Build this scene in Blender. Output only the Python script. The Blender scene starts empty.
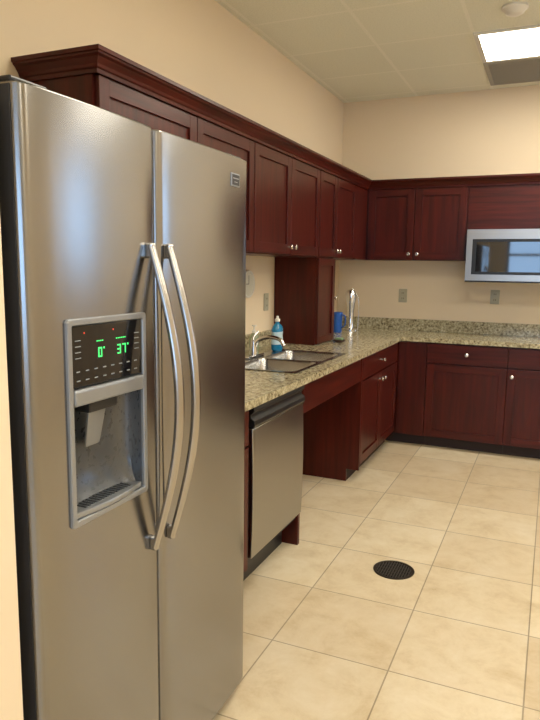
import bpy, bmesh, math
from mathutils import Vector, Matrix
sc=bpy.context.scene
sc.view_settings.view_transform='Standard'
sc.view_settings.exposure=0.0
H=1.44
WX=-1.83; WY=5.735; CZ=2.90
RX=2.9; FY=-3.0
# ---------------------------------------------------------------- materials
def nt(name):
    m=bpy.data.materials.new(name); m.use_nodes=True
    t=m.node_tree; b=t.nodes['Principled BSDF']; return m,t,b
def simple(name,col,rough=.5,metal=0.,spec=.5,emit=None,es=0.,trans=0.,coat=0.):
    m,t,b=nt(name)
    b.inputs['Base Color'].default_value=(*col,1)
    b.inputs['Roughness'].default_value=rough
    b.inputs['Metallic'].default_value=metal
    b.inputs['Specular IOR Level'].default_value=spec
    b.inputs['Transmission Weight'].default_value=trans
    b.inputs['Coat Weight'].default_value=coat
    if emit: 
        b.inputs['Emission Color'].default_value=(*emit,1); b.inputs['Emission Strength'].default_value=es
    n=t.nodes.new('ShaderNodeTexNoise'); n.inputs['Scale'].default_value=14
    mr=t.nodes.new('ShaderNodeMapRange'); mr.inputs['To Min'].default_value=max(0,rough*.9); mr.inputs['To Max'].default_value=min(1,rough*1.1)
    t.links.new(n.outputs['Fac'],mr.inputs['Value']); t.links.new(mr.outputs['Result'],b.inputs['Roughness'])
    return m
def ramp(t,stops):
    r=t.nodes.new('ShaderNodeValToRGB'); e=r.color_ramp.elements
    while len(e)<len(stops): e.new(.5)
    for i,(p,c) in enumerate(stops): e[i].position=p; e[i].color=(*c,1)
    return r
def coords(t,scale=(1,1,1),loc=(0,0,0)):
    tc=t.nodes.new('ShaderNodeTexCoord'); mp=t.nodes.new('ShaderNodeMapping')
    mp.inputs['Scale'].default_value=scale; mp.inputs['Location'].default_value=loc
    t.links.new(tc.outputs['Object'],mp.inputs['Vector']); return mp
def wood(name,scale,c1=(.036,.0042,.0022),c2=(.080,.0092,.0046)):
    m,t,b=nt(name); mp=coords(t,scale)
    n=t.nodes.new('ShaderNodeTexNoise'); n.inputs['Scale'].default_value=1; n.inputs['Detail'].default_value=5; n.inputs['Distortion'].default_value=.4
    t.links.new(mp.outputs[0],n.inputs['Vector'])
    r=ramp(t,[(.3,c1),(.7,c2)]); t.links.new(n.outputs['Fac'],r.inputs[0])
    t.links.new(r.outputs[0],b.inputs['Base Color'])
    b.inputs['Roughness'].default_value=.33; b.inputs['Specular IOR Level'].default_value=.30
    return m
M_wood=wood('cherry_wood_vertical',(30,30,2.2))
M_woodh=wood('cherry_wood_horizontal',(2.5,2.5,40))
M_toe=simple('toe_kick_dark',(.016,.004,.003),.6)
def steel(name,scale,base=(.56,.55,.53),rough=.28,an=.0):
    m,t,b=nt(name); mp=coords(t,scale)
    n=t.nodes.new('ShaderNodeTexNoise'); n.inputs['Scale'].default_value=1; n.inputs['Detail'].default_value=3
    t.links.new(mp.outputs[0],n.inputs['Vector'])
    mr=t.nodes.new('ShaderNodeMapRange'); mr.inputs['To Min'].default_value=rough*.96; mr.inputs['To Max'].default_value=rough*1.04
    t.links.new(n.outputs['Fac'],mr.inputs['Value']); t.links.new(mr.outputs[0],b.inputs['Roughness'])
    r=ramp(t,[(.3,tuple(c*.97 for c in base)),(.7,base)]); t.links.new(n.outputs['Fac'],r.inputs[0]); t.links.new(r.outputs[0],b.inputs['Base Color'])
    b.inputs['Metallic'].default_value=1
    if an:
        b.inputs['Anisotropic'].default_value=an; b.inputs['Anisotropic Rotation'].default_value=.25
        tg=t.nodes.new('ShaderNodeTangent'); tg.direction_type='RADIAL'; tg.axis='Z'; t.links.new(tg.outputs[0],b.inputs['Tangent'])
    return m
M_steel=steel('brushed_stainless',(2,2,700),(.30,.295,.29),.22,.55)
M_mwsteel=steel('microwave_stainless',(3,3,500),(.46,.44,.41),.3)
M_steelh=simple('satin_handle_steel',(.44,.42,.40),.24,1)
M_dw=steel('dishwasher_stainless',(3,400,3),(.38,.365,.34),.28,.5)
M_chrome=simple('chrome',(.65,.65,.66),.12,1)
M_nickel=simple('brushed_nickel',(.72,.70,.66),.25,1)
M_sink=simple('sink_stainless',(.45,.45,.45),.25,1)
M_black=simple('black_plastic',(.01,.01,.011),.35)
M_gloss=simple('black_glass',(.006,.006,.008),.06)
M_mwglass=simple('oven_window_glass',(.008,.009,.012),.04,spec=.9,coat=.8)
M_gap=simple('fridge_body_charcoal',(.02,.02,.022),.5)
M_silver=simple('silver_plastic',(.29,.30,.315),.32,.5)
M_nich=simple('dispenser_grey',(.12,.127,.137),.28,.6)
M_green=simple('green_display',(.0,.2,.05),.4,emit=(.08,1,.2),es=1.5)
M_red=simple('red_indicator',(.2,.0,.0),.4,emit=(1,.08,.03),es=1.2)
M_icon=simple('panel_icons',(.24,.27,.29),.5)
M_white=simple('white_plastic',(.75,.73,.68),.4)
M_almond=simple('outlet_almond',(.42,.40,.30),.4)
M_slot=simple('outlet_slot',(.05,.045,.04),.5)
M_trimw=simple('fixture_white',(.7,.69,.64),.5)
M_lamp=simple('fluorescent_lens',(.9,.9,.85),.5,emit=(1,.92,.765),es=15.5)
M_vent=simple('vent_grey',(.30,.29,.26),.5)
M_frame=simple('window_frame',(.3,.3,.3),.4)
def paint(name,c):
    m,t,b=nt(name); mp=coords(t)
    n=t.nodes.new('ShaderNodeTexNoise'); n.inputs['Scale'].default_value=1.3; n.inputs['Detail'].default_value=2
    t.links.new(mp.outputs[0],n.inputs['Vector'])
    r=ramp(t,[(.3,tuple(x*.97 for x in c)),(.7,c)]); t.links.new(n.outputs['Fac'],r.inputs[0]); t.links.new(r.outputs[0],b.inputs['Base Color'])
    b.inputs['Roughness'].default_value=.65; b.inputs['Specular IOR Level'].default_value=.25
    n2=t.nodes.new('ShaderNodeTexNoise'); n2.inputs['Scale'].default_value=180; t.links.new(mp.outputs[0],n2.inputs['Vector'])
    bp=t.nodes.new('ShaderNodeBump'); bp.inputs['Strength'].default_value=.06; bp.inputs['Distance'].default_value=.003
    t.links.new(n2.outputs['Fac'],bp.inputs['Height']); t.links.new(bp.outputs[0],b.inputs['Normal'])
    return m
M_wall=paint('cream_wall_paint',(.80,.67,.49))
def granite():
    m,t,b=nt('speckled_granite'); mp=coords(t)
    n=t.nodes.new('ShaderNodeTexNoise'); n.inputs['Scale'].default_value=48; n.inputs['Detail'].default_value=8; n.inputs['Roughness'].default_value=.75
    v=t.nodes.new('ShaderNodeTexVoronoi'); v.inputs['Scale'].default_value=110
    for x in (n,v): t.links.new(mp.outputs[0],x.inputs['Vector'])
    r=ramp(t,[(.34,(.045,.035,.025)),(.43,(.25,.21,.125)),(.53,(.46,.41,.265)),(.68,(.68,.63,.47))])
    t.links.new(n.outputs['Fac'],r.inputs[0])
    r2=ramp(t,[(.0,(.36,.32,.25)),(.28,(1,1,1))])
    t.links.new(v.outputs['Color'],r2.inputs[0])
    mx=t.nodes.new('ShaderNodeMix'); mx.data_type='RGBA'; mx.blend_type='MULTIPLY'; mx.inputs[0].default_value=.8
    t.links.new(r.outputs[0],mx.inputs[6]); t.links.new(r2.outputs[0],mx.inputs[7]); t.links.new(mx.outputs[2],b.inputs['Base Color'])
    b.inputs['Roughness'].default_value=.16
    return m
M_gran=granite()
def tile():
    m,t,b=nt('travertine_floor_tile'); mp=coords(t,(1,1,1),(-.005+.457*10,-.302+.457*10,0))
    br=t.nodes.new('ShaderNodeTexBrick'); br.offset=0; br.squash=1
    br.inputs['Scale'].default_value=1; br.inputs['Brick Width'].default_value=.457; br.inputs['Row Height'].default_value=.457
    br.inputs['Mortar Size'].default_value=.0028; br.inputs['Mortar Smooth'].default_value=.1
    br.inputs['Color1'].default_value=(.63,.525,.375,1); br.inputs['Color2'].default_value=(.74,.655,.50,1); br.inputs['Mortar'].default_value=(.34,.28,.20,1)
    t.links.new(mp.outputs[0],br.inputs['Vector'])
    n=t.nodes.new('ShaderNodeTexNoise'); n.inputs['Scale'].default_value=5.0; n.inputs['Detail'].default_value=10; n.inputs['Roughness'].default_value=.74; n.inputs['Distortion'].default_value=.3
    t.links.new(mp.outputs[0],n.inputs['Vector'])
    r=ramp(t,[(.32,(.78,.71,.59)),(.5,(.93,.90,.83)),(.66,(1,1,1))]); t.links.new(n.outputs['Fac'],r.inputs[0])
    mx=t.nodes.new('ShaderNodeMix'); mx.data_type='RGBA'; mx.blend_type='MULTIPLY'; mx.inputs[0].default_value=1
    t.links.new(br.outputs['Color'],mx.inputs[6]); t.links.new(r.outputs[0],mx.inputs[7]); t.links.new(mx.outputs[2],b.inputs['Base Color'])
    mr=t.nodes.new('ShaderNodeMapRange'); mr.inputs['To Min'].default_value=.22; mr.inputs['To Max'].default_value=.40
    t.links.new(n.outputs['Fac'],mr.inputs[0]); t.links.new(mr.outputs[0],b.inputs['Roughness'])
    bp=t.nodes.new('ShaderNodeBump'); bp.invert=True; bp.inputs['Strength'].default_value=.4; bp.inputs['Distance'].default_value=.002
    t.links.new(br.outputs['Fac'],bp.inputs['Height']); t.links.new(bp.outputs[0],b.inputs['Normal'])
    return m
M_tile=tile()
def ceilm():
    m,t,b=nt('acoustic_ceiling_tile'); mp=coords(t,(1,1,1),(.57+6.1,-4.37+.61*20,0))
    br=t.nodes.new('ShaderNodeTexBrick'); br.offset=0; br.squash=1
    br.inputs['Scale'].default_value=1; br.inputs['Brick Width'].default_value=.61; br.inputs['Row Height'].default_value=.61
    br.inputs['Mortar Size'].default_value=.011; br.inputs['Mortar Smooth'].default_value=0
    br.inputs['Color1'].default_value=(.82,.82,.70,1); br.inputs['Color2'].default_value=(.79,.79,.675,1); br.inputs['Mortar'].default_value=(.87,.86,.75,1)
    t.links.new(mp.outputs[0],br.inputs['Vector'])
    n=t.nodes.new('ShaderNodeTexNoise'); n.inputs['Scale'].default_value=120; t.links.new(mp.outputs[0],n.inputs['Vector'])
    r=ramp(t,[(.35,(.9,.9,.9)),(.5,(1,1,1))]); t.links.new(n.outputs['Fac'],r.inputs[0])
    mx=t.nodes.new('ShaderNodeMix'); mx.data_type='RGBA'; mx.blend_type='MULTIPLY'; mx.inputs[0].default_value=1
    t.links.new(br.outputs['Color'],mx.inputs[6]); t.links.new(r.outputs[0],mx.inputs[7]); t.links.new(mx.outputs[2],b.inputs['Base Color'])
    b.inputs['Roughness'].default_value=.9
    return m
M_ceil=ceilm()
# ---------------------------------------------------------------- helpers
def empty(name):
    e=bpy.data.objects.new(name,None); sc.collection.objects.link(e); e.empty_display_size=.1; return e
def finish(name,bm,mat,parent=None,bevel=0,smooth=False,seg=2):
    bmesh.ops.recalc_face_normals(bm,faces=bm.faces)
    if smooth:
        for f in bm.faces: f.smooth=True
        for e in bm.edges:
            if len(e.link_faces)==2 and e.calc_face_angle(0)>.6: e.smooth=False
    me=bpy.data.meshes.new(name); bm.to_mesh(me); bm.free()
    o=bpy.data.objects.new(name,me); sc.collection.objects.link(o); me.materials.append(mat)
    if parent: o.parent=parent
    if bevel:
        b=o.modifiers.new('b','BEVEL'); b.width=bevel; b.segments=seg; b.limit_method='ANGLE'; b.angle_limit=.6
    return o
def addbox(bm,x0,x1,y0,y1,z0,z1):
    vs=[bm.verts.new((x,y,z)) for x in (x0,x1) for y in (y0,y1) for z in (z0,z1)]
    for f in ((0,1,3,2),(4,6,7,5),(0,4,5,1),(2,3,7,6),(0,2,6,4),(1,5,7,3)): bm.faces.new([vs[i] for i in f])
def boxes(name,bl,mat,parent=None,bevel=0,seg=2):
    bm=bmesh.new()
    for b in bl: addbox(bm,*b)
    return finish(name,bm,mat,parent,bevel,seg=seg)
class Face:
    """facing '+X' at coordinate c (u=Y) or '-Y' at coordinate c (u=X)"""
    def __init__(s,d,c): s.d=d; s.c=c
    def b(s,u0,u1,o0,o1,z0,z1):
        if s.d=='X': return (s.c+o0,s.c+o1,u0,u1,z0,z1)
        return (u0,u1,s.c-o1,s.c-o0,z0,z1)
    def p(s,u,o,z): return Vector((s.c+o,u,z)) if s.d=='X' else Vector((u,s.c-o,z))
    def n(s): return Vector((1,0,0)) if s.d=='X' else Vector((0,-1,0))
def lathe(name,prof,loc,mat,parent=None,axis=Vector((0,0,1)),n=32,sx=1,sy=1):
    bm=bmesh.new(); rings=[]
    for r,z in prof:
        rings.append([bm.verts.new((r*sx*math.cos(2*math.pi*i/n),r*sy*math.sin(2*math.pi*i/n),z)) for i in range(n)])
    for a,b in zip(rings,rings[1:]):
        for i in range(n): bm.faces.new((a[i],a[(i+1)%n],b[(i+1)%n],b[i]))
    if prof[0][0]>1e-6: bm.faces.new(rings[0])
    if prof[-1][0]>1e-6: bm.faces.new(rings[-1])
    bmesh.ops.remove_doubles(bm,verts=bm.verts,dist=1e-6)
    q=Vector((0,0,1)).rotation_difference(axis).to_matrix().to_4x4()
    bmesh.ops.transform(bm,matrix=Matrix.Translation(loc)@q,verts=bm.verts)
    return finish(name,bm,mat,parent,smooth=True)
def tube(name,pts,r,mat,parent=None,n=12,flat=None):
    P=[Vector(p) for p in pts]; out=[]; R=[]
    rl=r if isinstance(r,(list,tuple)) else [r]*len(P)
    k=8
    for i in range(len(P)-1):
        p0=P[max(i-1,0)];p1=P[i];p2=P[i+1];p3=P[min(i+2,len(P)-1)]
        for j in range(k):
            t=j/k
            out.append(.5*((2*p1)+(-p0+p2)*t+(2*p0-5*p1+4*p2-p3)*t*t+(-p0+3*p1-3*p2+p3)*t**3)); R.append(rl[i]*(1-t)+rl[i+1]*t)
    out.append(P[-1]); R.append(rl[-1])
    bm=bmesh.new(); rings=[]; ref=Vector((0,1,0)) if flat is None else flat[1]
    for i,p in enumerate(out):
        tg=(out[min(i+1,len(out)-1)]-out[max(i-1,0)]).normalized()
        a=ref-tg*ref.dot(tg)
        if a.length<1e-3: a=Vector((1,0,0))-tg*tg.x
        a.normalize(); b=tg.cross(a)
        asp=1 if flat is None else flat[0]
        rings.append([bm.verts.new(p+a*R[i]*asp*math.cos(2*math.pi*q/n)+b*R[i]*math.sin(2*math.pi*q/n)) for q in range(n)])
    for a,b in zip(rings,rings[1:]):
        for i in range(n): bm.faces.new((a[i],a[(i+1)%n],b[(i+1)%n],b[i]))
    bm.faces.new(rings[0]); bm.faces.new(rings[-1])
    return finish(name,bm,mat,parent,smooth=True)
def shaker(F,u0,u1,z0,z1,parent,name='door',rail=.058,o=0.):
    g=.0025; u0+=g;u1-=g;z0+=g;z1-=g
    boxes(name,[F.b(u0,u0+rail,o,o+.02,z0,z1),F.b(u1-rail,u1,o,o+.02,z0,z1)],M_wood,parent,.0015)
    boxes(name+'_rails',[F.b(u0+rail,u1-rail,o,o+.0195,z1-rail,z1),F.b(u0+rail,u1-rail,o,o+.0195,z0,z0+rail)],M_woodh,parent,.0015)
    boxes(name+'_panel',[F.b(u0+rail,u1-rail,o,o+.009,z0+rail,z1-rail)],M_wood,parent)
def slab(F,u0,u1,z0,z1,parent,name='drawer_front'):
    g=.0025
    boxes(name,[F.b(u0+g,u1-g,0,.02,z0+g,z1-g)],M_woodh,parent,.002)
def knob(F,u,z,parent):
    lathe('knob',[(.006,0),(.005,.012),(.009,.016),(.0145,.021),(.015,.026),(.011,.030),(0,.031)],F.p(u,.019,z),M_nickel,parent,F.n(),20)
# ---------------------------------------------------------------- room shell
T=.12
boxes('floor',[(WX-T,RX+T,FY-T,WY+T,-.1,0)],M_tile)
boxes('ceiling',[(WX-T,RX+T,FY-T,WY+T,CZ,CZ+.1)],M_ceil)
boxes('wall_left',[(WX-T,WX,FY-T,WY+T,0,CZ)],M_wall)
boxes('wall_back',[(WX,RX+T,WY,WY+T,0,CZ)],M_wall)
boxes('wall_stub',[(WX,-.899,.745,.860,0,CZ)],M_wall)
wy0,wy1,wz0,wz1=4.75,5.6,1.35,2.5
boxes('wall_right',[(RX,RX+T,FY-T,wy0,0,CZ),(RX,RX+T,wy1,WY,0,CZ),(RX,RX+T,wy0,wy1,0,wz0),(RX,RX+T,wy0,wy1,wz1,CZ)],M_wall)
fx0,fx1,fz0,fz1=-.9,2.3,.9,2.2
boxes('wall_front',[(WX,fx0,FY-T,FY,0,CZ),(fx1,RX,FY-T,FY,0,CZ),(fx0,fx1,FY-T,FY,0,fz0),(fx0,fx1,FY-T,FY,fz1,CZ)],M_wall)
f=.05
boxes('window_1',[(RX+.03,RX+.08,wy0,wy0+f,wz0,wz1),(RX+.03,RX+.08,wy1-f,wy1,wz0,wz1),(RX+.03,RX+.08,wy0+f,wy1-f,wz0,wz0+f),(RX+.03,RX+.08,wy0+f,wy1-f,wz1-f,wz1),(RX+.03,RX+.08,(wy0+wy1)/2-.02,(wy0+wy1)/2+.02,wz0+f,wz1-f)],M_frame)
xm=(fx0+fx1)/2
boxes('window_2',[(fx0,fx0+f,FY-.08,FY-.03,fz0,fz1),(fx1-f,fx1,FY-.08,FY-.03,fz0,fz1),(fx0+f,fx1-f,FY-.08,FY-.03,fz0,fz0+f),(fx0+f,fx1-f,FY-.08,FY-.03,fz1-f,fz1)]+[(x-.025,x+.025,FY-.08,FY-.03,fz0+f,fz1-f) for x in (xm-.8,xm,xm+.8)]+[(fx0+f,fx1-f,FY-.075,FY-.035,1.72,1.77)],M_frame)
# ---------------------------------------------------------------- upper cabinets
UZ0,UZ1=1.513,2.10
FU=Face('X',-1.515); FB=Face('Y',5.425)
def upperX(y0,y1,doors,knobs):
    e=empty('upper_cabinet')
    boxes('carcass',[(WX+.002,-1.5155,y0+.0005,y1-.0005,UZ0,UZ1+.02)],M_wood,e)
    for d in doors: shaker(FU,d[0],d[1],UZ0+.005,UZ1-.005,e)
    for k in knobs: knob(FU,k,UZ0+.05,e)
U0=1.885
upperX(U0,2.57,[(U0+.01,2.57)],[])
upperX(2.57,3.17,[(2.57,3.17)],[])
upperX(3.17,4.22,[(3.175,3.70),(3.70,4.215)],[3.665,3.735])
upperX(4.22,5.10,[(4.225,4.60),(4.60,5.095)],[4.57,4.63])
e=empty('upper_cabinet')
boxes('carcass',[(WX+.002,-1.4975,5.1005,WY-.002,UZ0,UZ1+.02)],M_wood,e)
def upperY(x0,x1,z0,doors,knobs):
    e=empty('upper_cabinet')
    boxes('carcass',[(x0+.0005,x1-.0005,5.4255,WY-.002,z0,UZ1+.02)],M_wood,e)
    for d in doors: shaker(FB,d[0],d[1],z0+.005,UZ1-.005,e)
    for k in knobs: knob(FB,k,z0+.05,e)
upperY(-1.497,-.67,UZ0,[(-1.48,-1.09),(-1.09,-.675)],[-1.125,-1.055])
e=empty('upper_cabinet')
boxes('carcass',[(-.6695,.1195,5.4255,WY-.002,1.757,UZ1+.02)],M_woodh,e)
boxes('fascia_panel',[(-.665,.115,5.415,5.4255,1.76,UZ1-.005)],M_woodh,e,.001)
upperY(.12,1.02,UZ0,[(.125,.57),(.57,1.015)],[.535,.605])
def sweep(name,path,dirs,prof,mat):
    bm=bmesh.new(); rings=[]
    for p,d in zip(path,dirs): rings.append([bm.verts.new((p[0]+d[0]*o,p[1]+d[1]*o,z)) for o,z in prof])
    n=len(prof)
    for a,b in zip(rings,rings[1:]):
        for i in range(n): bm.faces.new((a[i],a[(i+1)%n],b[(i+1)%n],b[i]))
    bm.faces.new(rings[0]); bm.faces.new(rings[-1])
    return finish(name,bm,mat)
sweep('crown_molding',[(WX+.001,U0-.002),(-1.494,U0-.002),(-1.494,5.404),(1.02,5.404)],[(0,-1),(1,-1),(1,-1),(0,-1)],
 [(0,2.095),(.008,2.095),(.010,2.108),(.016,2.112),(.020,2.122),(.034,2.140),(.044,2.146),(.046,2.152),(.052,2.154),(.052,2.168),(-.02,2.168),(-.02,2.1215),(0,2.1215)],M_woodh)
e=empty('countertop_cabinet')
boxes('carcass',[(WX+.002,-1.5155,4.225,4.595,.9005,UZ0-.001)],M_wood,e)
shaker(FU,4.225,4.595,.905,UZ0-.004,e,rail=.05); knob(FU,4.56,1.22,e)
# ---------------------------------------------------------------- base cabinets
BX=-1.14; BY=5.175; CT=.90; CB=.866
FL=Face('X',BX); FK=Face('Y',BY)
def baseX(y0,y1,tk=.11):
    e=empty('base_cabinet')
    boxes('carcass',[(WX+.002,BX-.0005,y0+.0005,y1-.0005,tk,CB-.001)],M_wood,e)
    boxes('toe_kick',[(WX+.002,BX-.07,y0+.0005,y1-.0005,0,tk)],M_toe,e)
    return e
e=baseX(1.85,2.35,.14)
slab(FL,1.855,2.345,.70,.855,e); knob(FL,2.1,.78,e); shaker(FL,1.855,2.345,.15,.695,e); knob(FL,1.90,.62,e)
SP=4.09
e=empty('knee_space_surround')
boxes('side_panel',[(WX+.002,BX+.005,2.975,3.0,.0,CB-.001)],M_wood,e)
boxes('apron',[(BX-.01,BX+.012,3.0,SP-.019,.70,CB-.001)],M_woodh,e)
e=baseX(SP,BY-.001)
slab(FL,SP+.0,5.12,.70,.855,e); knob(FL,4.60,.78,e)
shaker(FL,SP+.0,4.60,.12,.695,e); shaker(FL,4.60,5.12,.12,.695,e); knob(FL,4.56,.64,e); knob(FL,4.64,.64,e)
boxes('end_panel',[(WX+.002,BX-.07,SP-.018,SP,0,CB-.001),(BX-.07,BX+.018,SP-.018,SP,.085,CB-.001)],M_wood,e)
def baseY(x0,x1):
    e=empty('base_cabinet')
    boxes('carcass',[(x0+.0005,x1-.0005,BY+.0005,WY-.002,.09,CB-.001)],M_wood,e)
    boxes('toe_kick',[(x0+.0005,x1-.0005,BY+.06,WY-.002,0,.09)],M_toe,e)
    return e
e=baseY(WX+.002,-.89); boxes('corner_filler',[FK.b(-1.115,-.895,0,.02,.095,.855)],M_wood,e,.001)
for a in (-.89,-.28,.33,.94):
    e=baseY(a,a+.61); slab(FK,a,a+.61,.70,.855,e); knob(FK,a+.305,.78,e); shaker(FK,a,a+.61,.095,.695,e)
    if a>-.5: knob(FK,a+.035,.635,e)
# ---------------------------------------------------------------- countertop
sx0,sx1,sy0,sy1=-1.60,-1.19,3.03,3.87
e=empty('granite_countertop')
CX=-1.095; CY=5.13; XR=1.56
bl=[(WX+.001,CX,1.85,sy0,CB,CT),(WX+.001,sx0,sy0,sy1,CB,CT),(sx1,CX,sy0,sy1,CB,CT),(WX+.001,CX,sy1,WY-.001,CB,CT),(CX,XR,CY,WY-.001,CB,CT)]
boxes('slab',bl,M_gran,e)
boxes('backsplash',[(WX+.001,WX+.022,1.85,4.224,CT,1.0),(WX+.001,WX+.022,4.596,WY-.001,CT,1.0),(WX+.022,XR,WY-.022,WY-.001,CT,1.0)],M_gran,e,.001)
# ---------------------------------------------------------------- sink
e=empty('double_bowl_sink')
bm=bmesh.new()
def rrect(x0,x1,y0,y1,r,z,n=5):
    out=[]
    for cx,cy,a0 in ((x1-r,y1-r,0),(x0+r,y1-r,90),(x0+r,y0+r,180),(x1-r,y0+r,270)):
        for i in range(n+1):
            a=math.radians(a0+90*i/n); out.append((cx+r*math.cos(a),cy+r*math.sin(a),z))
    return out
def bridge(bm,A,B):
    n=len(A)
    for i in range(n): bm.faces.new((A[i],A[(i+1)%n],B[(i+1)%n],B[i]))
ym=(sy0+sy1)/2
zt=.9045
for (a,b) in ((sy0-.012,ym),(ym,sy1+.012)):
    ia=a+(.03 if a<ym-.1 else .012); ib=b-(.03 if b>ym+.1 else .012)
    o=[bm.verts.new(v) for v in rrect(sx0-.055,sx1+.012,a,b,.001,zt)]
    i1=[bm.verts.new(v) for v in rrect(sx0+.03,sx1-.015,ia,ib,.05,zt-.001)]
    i2=[bm.verts.new(v) for v in rrect(sx0+.036,sx1-.021,ia+.006,ib-.006,.046,zt-.012)]
    i3=[bm.verts.new(v) for v in rrect(sx0+.045,sx1-.03,ia+.015,ib-.015,.045,.75)]
    i4=[bm.verts.new(v) for v in rrect(sx0+.075,sx1-.06,ia+.045,ib-.045,.03,.735)]
    bridge(bm,o,i1);bridge(bm,i1,i2);bridge(bm,i2,i3);bridge(bm,i3,i4); bm.faces.new(i4)
for f_ in bm.faces: f_.smooth=True
o=finish('bowls',bm,M_sink,e,smooth=True)
boxes('rim',[(sx0-.055,sx0-.002,sy0-.012,sy1+.012,CT,zt-.001),(sx1+.001,sx1+.012,sy0-.012,sy1+.012,CT,zt-.001)],M_sink,e)
for yy in ((sy0+ym)/2,(sy1+ym)/2): lathe('drain',[(.045,0),(.045,.004),(.03,.002),(0,.001)],(sx0+.2,yy,.7355),M_chrome,e)
e=empty('kitchen_faucet'); fx,fy=-1.625,3.45
boxes('deck_plate',[(fx-.028,fx+.028,fy-.11,fy+.11,zt,zt+.014)],M_chrome,e,.006)
lathe('body',[(.026,0),(.024,.04),(.02,.07),(.019,.085),(0,.09)],(fx,fy,zt+.012),M_chrome,e)
tube('spout',[(fx,fy,zt+.04),(fx+.03,fy,zt+.10),(fx+.10,fy,zt+.125),(fx+.17,fy,zt+.115),(fx+.20,fy,zt+.08)],[.014,.013,.012,.012,.013],M_chrome,e)
tube('lever',[(fx,fy,zt+.09),(fx-.01,fy+.02,zt+.115),(fx-.005,fy+.075,zt+.145)],[.010,.008,.007],M_chrome,e)
lathe('side_sprayer',[(.02,0),(.018,.02),(.012,.03),(.014,.06),(.018,.10),(.012,.12),(0,.122)],(fx,3.22,zt+.001),M_black,e)
# ---------------------------------------------------------------- dishwasher
e=empty('dishwasher')
y0,y1=2.365,2.965
boxes('tub',[(WX+.01,BX-.005,y0,y1,.15,CB-.005)],M_gap,e)
boxes('kick_plate',[(WX+.01,BX-.08,y0,y1,0,.15)],M_black,e)
bm=bmesh.new()
N=12; z0,z1=.19,.765
pr=[]
for i in range(N+1):
    t_=i/N; pr.append((BX+.026+.006*math.sin(math.pi*t_),z0+(z1-z0)*t_))
pr+= [(BX-.004,z1),(BX-.004,z0)]
A=[bm.verts.new((x,y0+.002,z)) for x,z in pr]; B=[bm.verts.new((x,y1-.002,z)) for x,z in pr]
bridge(bm,A,B); bm.faces.new(A); bm.faces.new(B)
finish('door',bm,M_dw,e,.003,True)
bm=bmesh.new()
pr=[(BX-.004,.768),(BX+.030,.768),(BX+.036,.782),(BX+.034,.80),(BX+.018,.812),(BX+.016,.825),(BX+.034,.842),(BX+.030,.858),(BX-.004,.86)]
A=[bm.verts.new((x,y0+.002,z)) for x,z in pr]; B=[bm.verts.new((x,y1-.002,z)) for x,z in pr]
bridge(bm,A,B); bm.faces.new(A); bm.faces.new(B)
finish('control_panel',bm,M_black,e,.002)
# ---------------------------------------------------------------- refrigerator
e=empty('refrigerator'); FXF=-.875
yl,yg0,yg1,yr=.896,1.321,1.327,1.830
DZ0,DZ1=.045,1.76
def door(name,a,b):
    bm=bmesh.new(); pts=[]; r=.022; N=14
    bow=lambda y:.007*(1-((2*(y-a)/(b-a))-1)**2)
    for i in range(6):
        an=math.pi*.5*i/5; pts.append((FXF-.007-r+r*math.sin(an),a+r-r*math.cos(an)))
    for i in range(1,N): 
        y=a+r+(b-a-2*r)*i/N; pts.append((FXF-.007+bow(y),y))
    for i in range(6):
        an=math.pi*.5*i/5; pts.append((FXF-.007-r+r*math.cos(an),b-r+r*math.sin(an)))
    pts=[(FXF-.08,a)]+pts+[(FXF-.08,b)]
    A=[bm.verts.new((x,y,DZ0)) for x,y in pts]; B=[bm.verts.new((x,y,DZ1)) for x,y in pts]
    bridge(bm,A,B); bm.faces.new(A); bm.faces.new(B)
    return finish(name,bm,M_steel,e,.004,True)
d1=door('freezer_door',yl,yg0); d2=door('fresh_food_door',yg1,yr)
def cut(o,bx):
    c=boxes('cutter',[bx],M_nich)
    m=o.modifiers.new('bool','BOOLEAN'); m.object=c; m.solver='EXACT'; m.operation='DIFFERENCE'
    bpy.context.view_layer.update()
    dg=bpy.context.evaluated_depsgraph_get(); me=bpy.data.meshes.new_from_object(o.evaluated_get(dg))
    o.modifiers.clear(); o.data=me
    bpy.data.objects.remove(c,do_unlink=True)
py0,py1,pz0,pz1=.988,1.256,.897,1.332
cut(d1,(FXF-.072,FXF+.05,py0+.006,py1-.006,pz0+.006,pz1-.006))
boxes('door_gasket',[(FXF-.095,FXF-.0805,yl+.005,yr-.005,DZ0+.01,DZ1-.01)],M_gap,e)
boxes('case',[(WX+.09,FXF-.095,yl-.003,yr+.003,.03,1.745)],M_gap,e,.004)
boxes('kick_grille',[(FXF-.12,FXF-.085,yl+.02,yr-.02,.0,.04)]+[(FXF-.085,FXF-.08,yl+.02,yr-.02,.006+.011*i,.011+.011*i) for i in range(3)],M_black,e)
boxes('hinge_cover',[(FXF-.12,FXF-.03,yl+.005,yl+.10,1.7605,1.772),(FXF-.12,FXF-.03,yr-.10,yr-.005,1.7605,1.772)],M_black,e,.004)
boxes('feet',[(WX+.12,WX+.18,yl+.05,yl+.1,0,.03),(WX+.12,WX+.18,yr-.1,yr-.05,0,.03)],M_black,e)
boxes('door_side_trim',[(FXF-.08,FXF-.026,yl-.0015,yl,DZ0+.005,DZ1-.005)],M_gap,e)
for hy,nm in ((1.281,'freezer_handle'),(1.358,'fresh_food_handle')):
    pts=[];r=[]
    for i in range(13):
        t_=i/12; z=.742+.743*t_; s_=math.sin(math.pi*t_); o=.010+.073*s_
        pts.append((FXF-.004+o,hy,z)); r.append(.0085+.0025*s_)
    tube(nm,pts,r,M_steelh,e,16,(1.35,Vector((0,1,0))))
    for z in (.752,1.475): boxes(nm+'_mount',[(FXF-.006,FXF+.014,hy-.010,hy+.010,z-.018,z+.018)],M_steelh,e,.005)
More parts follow.
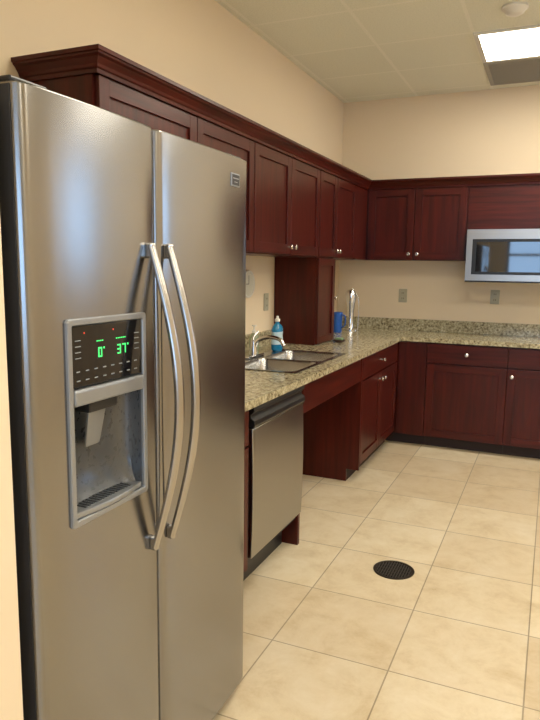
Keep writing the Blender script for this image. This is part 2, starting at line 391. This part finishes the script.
def ring(name,y0,y1,z0,z1,w,x0,x1,mat,r=.008):
    bm=bmesh.new()
    def L(a,b,c,d,rr,x): return [bm.verts.new((x,p[0],p[1])) for p in rrect(a,b,c,d,rr,0)]
    o0=L(y0,y1,z0,z1,r,x0); o1=L(y0,y1,z0,z1,r,x1-.002); o2=L(y0+.002,y1-.002,z0+.002,z1-.002,r,x1)
    i2=L(y0+w-.002,y1-w+.002,z0+w-.002,z1-w+.002,r*.6,x1); i1=L(y0+w,y1-w,z0+w,z1-w,r*.6,x1-.003); i0=L(y0+w,y1-w,z0+w,z1-w,r*.6,x0)
    for A,B in ((o0,o1),(o1,o2),(o2,i2),(i2,i1),(i1,i0)): bridge(bm,A,B)
    return finish(name,bm,mat,e)
ring('dispenser_bezel',py0,py1,pz0,pz1,.014,FXF-.012,FXF+.005,M_silver)
a0,a1=py0+.014,py1-.014
boxes('control_panel',[(FXF-.02,FXF+.001,a0+.001,a1-.001,1.190,pz1-.0145)],M_gloss,e,.002)
boxes('panel_lip',[(FXF-.03,FXF+.008,a0+.001,a1-.001,1.152,1.187)],M_silver,e,.006,3)
bm=bmesh.new(); nz0,nz1=pz0+.014,1.152; N=14
rows=[]
for j,(z,k) in enumerate(((nz0,.35),(nz0+.03,.75),(nz0+.08,1),(nz1,1))):
    row=[]
    for i in range(N+1):
        an=math.pi*i/N; y=(a0+a1)/2-(a1-a0)/2*math.cos(an); dep=.064*k*(math.sin(an)**.45 if 0<i<N else 0)
        row.append(bm.verts.new((FXF-.004-dep,y,z)))
    rows.append(row)
for A,B in zip(rows,rows[1:]):
    for i in range(N): bm.faces.new((A[i],A[i+1],B[i+1],B[i]))
finish('niche',bm,M_nich,e,smooth=True)
bm=bmesh.new(); A=[]
for i in range(N+1):
    t_=i/N; y=a0+.002+(a1-a0-.004)*t_; x=FXF-.003+.012*math.sin(math.pi*t_)
    A.append((x,y))
poly=[(FXF-.055,a1-.03),(FXF-.055,a0+.03)]+A
lo=[bm.verts.new((x,y,nz0+.001)) for x,y in poly]; hi=[bm.verts.new((x,y,nz0+.014)) for x,y in poly]
bridge(bm,lo,hi); bm.faces.new(lo); bm.faces.new(hi)
finish('drip_tray',bm,M_silver,e,.003)
boxes('drip_grate',[(FXF-.045,FXF-.008,a0+.04+.012*i,a0+.046+.012*i,nz0+.014,nz0+.017) for i in range(14)],M_nich,e)
ymid=(a0+a1)/2-.005
boxes('chute',[(FXF-.055,FXF-.012,ymid-.05,ymid+.05,1.125,1.152)],M_black,e,.006)
bm=bmesh.new(); A=[bm.verts.new(v) for v in ((FXF-.030,ymid-.03,1.126),(FXF-.030,ymid+.03,1.126),(FXF-.046,ymid+.024,1.04),(FXF-.046,ymid-.024,1.04))]
B=[bm.verts.new((v.co.x-.006,v.co.y,v.co.z)) for v in A]; bridge(bm,A,B); bm.faces.new(A); bm.faces.new(B)
finish('paddle',bm,M_silver,e,.003)
def digit(ch,y,z,w=.012,h=.021,s=.0028):
    S={'0':'abcdef','3':'abcdg','7':'abc'}[ch]; x0,x1=FXF+.001,FXF+.0016; bl=[]
    q={'a':(y,y+w,z+h-s,z+h),'d':(y,y+w,z,z+s),'g':(y,y+w,z+h/2-s/2,z+h/2+s/2),'b':(y+w-s,y+w,z+h/2,z+h),'c':(y+w-s,y+w,z,z+h/2),'f':(y,y+s,z+h/2,z+h),'e':(y,y+s,z,z+h/2)}
    return [(x0,x1,*q[c]) for c in S]
DZ=1.246
bl=digit('0',1.085,DZ)+digit('3',1.150,DZ)+digit('7',1.168,DZ)
bl+=[(FXF+.001,FXF+.0016,y,y+.004,DZ+.017,DZ+.021) for y in (1.102,1.186)]
bl+=[(FXF+.001,FXF+.0016,1.080+.006*i,1.0835+.006*i,1.280,1.2822) for i in range(4)]
bl+=[(FXF+.001,FXF+.0016,1.146+.006*i,1.1495+.006*i,1.280,1.2822) for i in range(6)]
boxes('display_digits',bl,M_green,e)
boxes('indicator',[(FXF+.001,FXF+.0016,y,y+.003,1.300,1.303) for y in (1.04,1.135)],M_red,e)
boxes('panel_icons',[(FXF+.001,FXF+.0013,1.015+.028*i,1.026+.028*i,z,z+.0025) for i in range(8) for z in (1.203,1.222)]+
 [(FXF+.001,FXF+.0013,1.013,1.030,z,z+.002) for z in (1.25,1.262,1.274,1.286)]+[(FXF+.001,FXF+.0013,1.213,1.230,z,z+.002) for z in (1.25,1.262,1.274,1.286)],M_icon,e)
boxes('badge',[(FXF-.004,FXF+.001,1.698,1.752,1.672,1.710)],M_silver,e,.0015)
boxes('badge_inlay',[(FXF+.001,FXF+.0014,1.702,1.748,1.676,1.706)],M_gap,e)
boxes('badge_lines',[(FXF+.0014,FXF+.0018,1.707,1.743,1.694,1.697),(FXF+.0014,FXF+.0018,1.715,1.735,1.684,1.686)],M_silver,e)
# ---------------------------------------------------------------- microwave
e=empty('over_range_microwave'); mx0,mx1,mz0,mz1=-.655,.105,1.345,1.755; MF=5.33
boxes('case',[(mx0,mx1,MF+.03,WY-.003,mz0,mz1)],M_gap,e,.003)
boxes('door_frame',[(mx0,-.03,MF,MF+.03,mz1-.075,mz1),(mx0,-.03,MF,MF+.03,mz0+.012,mz0+.060),(mx0,mx0+.045,MF,MF+.03,mz0+.060,mz1-.075),(-.075,-.03,MF,MF+.03,mz0+.060,mz1-.075)],M_mwsteel,e)
gx0,gx1,gz0,gz1=mx0+.045,-.075,mz0+.060,mz1-.075
boxes('window_border',[(gx0,gx1,MF+.002,MF+.03,gz1-.022,gz1),(gx0,gx1,MF+.002,MF+.03,gz0,gz0+.022),(gx0,gx0+.03,MF+.002,MF+.03,gz0+.022,gz1-.022),(gx1-.03,gx1,MF+.002,MF+.03,gz0+.022,gz1-.022)],M_black,e)
boxes('door_window',[(gx0+.03,gx1-.03,MF+.004,MF+.03,gz0+.022,gz1-.022)],M_mwglass,e)
boxes('control_panel',[(-.027,mx1,MF,MF+.03,mz0+.012,mz1)],M_gloss,e,.002)
boxes('keypad',[(x,x+.022,MF-.0008,MF,z,z+.016) for x in (-.005,.028,.061) for z in (1.39,1.42,1.45,1.48,1.51)],M_icon,e)
boxes('bottom_vent',[(mx0,mx1,MF+.004,MF+.03,mz0,mz0+.010)],M_black,e)
tube('handle',[(-.050,MF-.002,mz0+.06),(-.050,MF-.035,mz0+.09),(-.050,MF-.038,mz0+.2),(-.050,MF-.035,mz1-.08),(-.050,MF-.002,mz1-.05)],.009,M_steelh,e)
# ---------------------------------------------------------------- small stuff
def bottle(name,x,y,z,prof,mat,capprof,capmat,sx,sy,label=None):
    e=empty(name); lathe('body',prof,(x,y,z),mat,e,sx=sx,sy=sy); lathe('cap',capprof,(x,y,z),capmat,e)
    if label: lathe('label',label[0],(x,y,z),label[1],e,sx=sx,sy=sy)
M_blue=simple('blue_detergent',(.01,.22,.45),.15,trans=.2)
M_lab=simple('label_white_blue',(.45,.6,.68),.4)
M_clear=simple('clear_soap',(.45,.52,.35),.15,trans=.5)
bottle('dish_soap_bottle',-1.615,3.79,zt+.0005,[(.034,0),(.042,.01),(.044,.06),(.038,.10),(.043,.14),(.032,.165),(.014,.18),(.014,.19)],M_blue,[(.017,.19),(.017,.205),(.009,.21),(.007,.225),(0,.226)],M_white,.8,1.3,([(.0445,.045),(.0447,.062),(.0392,.10),(.0422,.125)],M_lab))
bottle('hand_soap_bottle',-1.70,3.62,.9005,[(.026,0),(.031,.01),(.031,.10),(.02,.125),(.012,.13)],M_clear,[(.014,.13),(.014,.145),(.005,.148),(.005,.17),(.015,.172),(.015,.18),(0,.181)],M_white,1,1)
M_bl2=simple('blue_plastic',(.02,.11,.45),.35)
e=empty('blue_pitcher'); 
lathe('body',[(.035,0),(.04,.01),(.043,.14),(.045,.17),(.041,.17),(.038,.02),(0,.015)],(-1.66,5.19,.9005),M_bl2,e)
tube('handle',[(-1.62,5.175,.9005+.15),(-1.585,5.165,.9005+.14),(-1.585,5.165,.9005+.07),(-1.622,5.175,.9005+.04)],.006,M_bl2,e)
e=empty('paper_towel_holder')
px_,py_=-1.625,5.46
lathe('base',[(.08,0),(.08,.008),(.065,.014),(.03,.018),(0,.018)],(px_,py_,.9005),M_chrome,e)
lathe('post',[(.038,.0),(.026,.05),(.028,.14),(.038,.21),(.048,.26),(.050,.30),(.034,.33),(0,.345)],(px_,py_,.9155),M_chrome,e)
tube('side_arm',[(px_+.068,py_,.915),(px_+.072,py_,1.05),(px_+.065,py_,1.18),(px_+.01,py_,1.265)],.004,M_chrome,e)
e=empty('sponge_dish')
lathe('dish',[(.03,0),(.045,.012),(.048,.02),(.044,.02),(.028,.006),(0,.005)],(-1.42,4.50,.9005),simple('dish_dark',(.06,.03,.03),.3),e)
boxes('sponge',[(-1.445,-1.395,4.475,4.525,.908,.932)],simple('sponge_green',(.2,.3,.15),.9),e,.004)
def outlet(F,u,z):
    e=empty('electrical_outlet'); boxes('plate',[F.b(u-.037,u+.037,.001,.007,z-.06,z+.06)],M_almond,e,.003)
    boxes('sockets',[F.b(u-.017,u+.017,.007,.009,z+s-.016,z+s+.016) for s in (-.024,.024)],M_almond,e,.002)
    boxes('slots',[F.b(u+d-.002,u+d+.002,.009,.0095,z+s-.006,z+s+.006) for s in (-.024,.024) for d in (-.007,.007)],M_slot,e)
outlet(Face('X',WX),4.08,1.20); outlet(Face('Y',WY),-1.228,1.205); outlet(Face('Y',WY),-.449,1.215)
e=empty('wall_clock')
lathe('rim',[(.085,0),(.09,.008),(.088,.02),(.08,.022),(.078,.014),(0,.014)],(WX+.001,3.77,1.33),M_white,e,Vector((1,0,0)))
lathe('dial',[(.077,0),(.077,.002),(0,.002)],(WX+.0155,3.77,1.33),simple('dial',(.6,.58,.5),.4),e,Vector((1,0,0)))
boxes('hands',[(WX+.0178,WX+.019,3.768,3.772,1.33,1.385),(WX+.0178,WX+.019,3.73,3.77,1.328,1.332)],M_black,e)
e=empty('floor_drain'); dx,dy=-.612,2.915
lathe('ring',[(.098,0),(.098,.003),(.090,.005),(.084,.003),(.084,.0005)],(dx,dy,.0003),simple('drain_ring_bronze',(.05,.04,.03),.35,.7),e,n=48)
lathe('pan',[(.084,0),(.084,.0008),(0,.0008)],(dx,dy,.0004),simple('drain_pit',(.003,.003,.003),.8),e,n=48)
bl=[]
for i in range(-6,7):
    c=i*.0125; h=math.sqrt(max(0,.083**2-c*c)); bl.append((dx+c-.0022,dx+c+.0022,dy-h,dy+h,.0013,.0035))
for i in (-4,-2,0,2,4):
    c=i*.0165; h=math.sqrt(max(0,.083**2-c*c)); bl.append((dx-h,dx+h,dy+c-.002,dy+c+.002,.0013,.0033))
boxes('grate',bl,simple('drain_grate',(.06,.05,.04),.4,.5),e)
def troffer(x0,y0,w=1.22,d=.61):
    e=empty('ceiling_light_panel'); x1=x0+w;y1=y0+d;f=.03
    boxes('frame',[(x0,x1,y0,y0+f,CZ-.012,CZ-.0005),(x0,x1,y1-f,y1,CZ-.012,CZ-.0005),(x0,x0+f,y0+f,y1-f,CZ-.012,CZ-.0005),(x1-f,x1,y0+f,y1-f,CZ-.012,CZ-.0005)],M_trimw,e)
    boxes('lens',[(x0+f,x1-f,y0+f,y1-f,CZ-.008,CZ-.001)],M_lamp,e)
troffer(-.57,4.37)
for (x,y) in ((-.57,1.93),(1.26,1.93),(-.57,-.51),(1.26,-.51),(1.26,4.37)): troffer(x,y)
e=empty('ceiling_air_vent')
vx0,vx1,vy0,vy1=-.57,.04,4.985,5.585
boxes('frame',[(vx0,vx1,vy0,vy0+.03,CZ-.012,CZ-.0005),(vx0,vx1,vy1-.03,vy1,CZ-.012,CZ-.0005),(vx0,vx0+.03,vy0+.03,vy1-.03,CZ-.012,CZ-.0005),(vx1-.03,vx1,vy0+.03,vy1-.03,CZ-.012,CZ-.0005)],M_vent,e)
boxes('louvers',[(vx0+.03,vx1-.03,vy0+.03+.0225*i,vy0+.042+.0225*i,CZ-.012,CZ-.003) for i in range(24)],M_vent,e)
boxes('plenum',[(vx0+.03,vx1-.03,vy0+.03,vy1-.03,CZ-.002,CZ-.0006)],simple('vent_dark',(.12,.115,.10),.8),e)
e=empty('smoke_detector')
lathe('base',[(.07,0),(.072,-.012),(.06,-.018),(.05,-.035),(.03,-.045),(0,-.047)],(-.307,4.04,CZ-.0005),M_white,e)
# ---------------------------------------------------------------- world
w=bpy.data.worlds.new('w'); sc.world=w; w.use_nodes=True
bg=w.node_tree.nodes['Background']; bg.inputs[0].default_value=(.42,.66,1,1); bg.inputs[1].default_value=6
# camera
f_,p,psi,rho=640.,math.asin(.1435),math.asin(.4019),.0134
R=Vector((math.cos(psi),math.sin(psi),0)); F0=Vector((-math.sin(psi),math.cos(psi),0)); Z=Vector((0,0,1))
fw=F0*math.cos(p)-Z*math.sin(p); U=F0*math.sin(p)+Z*math.cos(p)
r_=R*math.cos(rho)+U*math.sin(rho); u_=-R*math.sin(rho)+U*math.cos(rho)
cam=bpy.data.cameras.new('camera'); co=bpy.data.objects.new('camera',cam); sc.collection.objects.link(co)
M=Matrix((r_,u_,-fw)).transposed().to_4x4(); M.translation=Vector((0,0,H)); co.matrix_world=M
cam.sensor_fit='VERTICAL'; cam.sensor_height=36; cam.lens=f_/720*36; cam.clip_start=.02
sc.camera=co
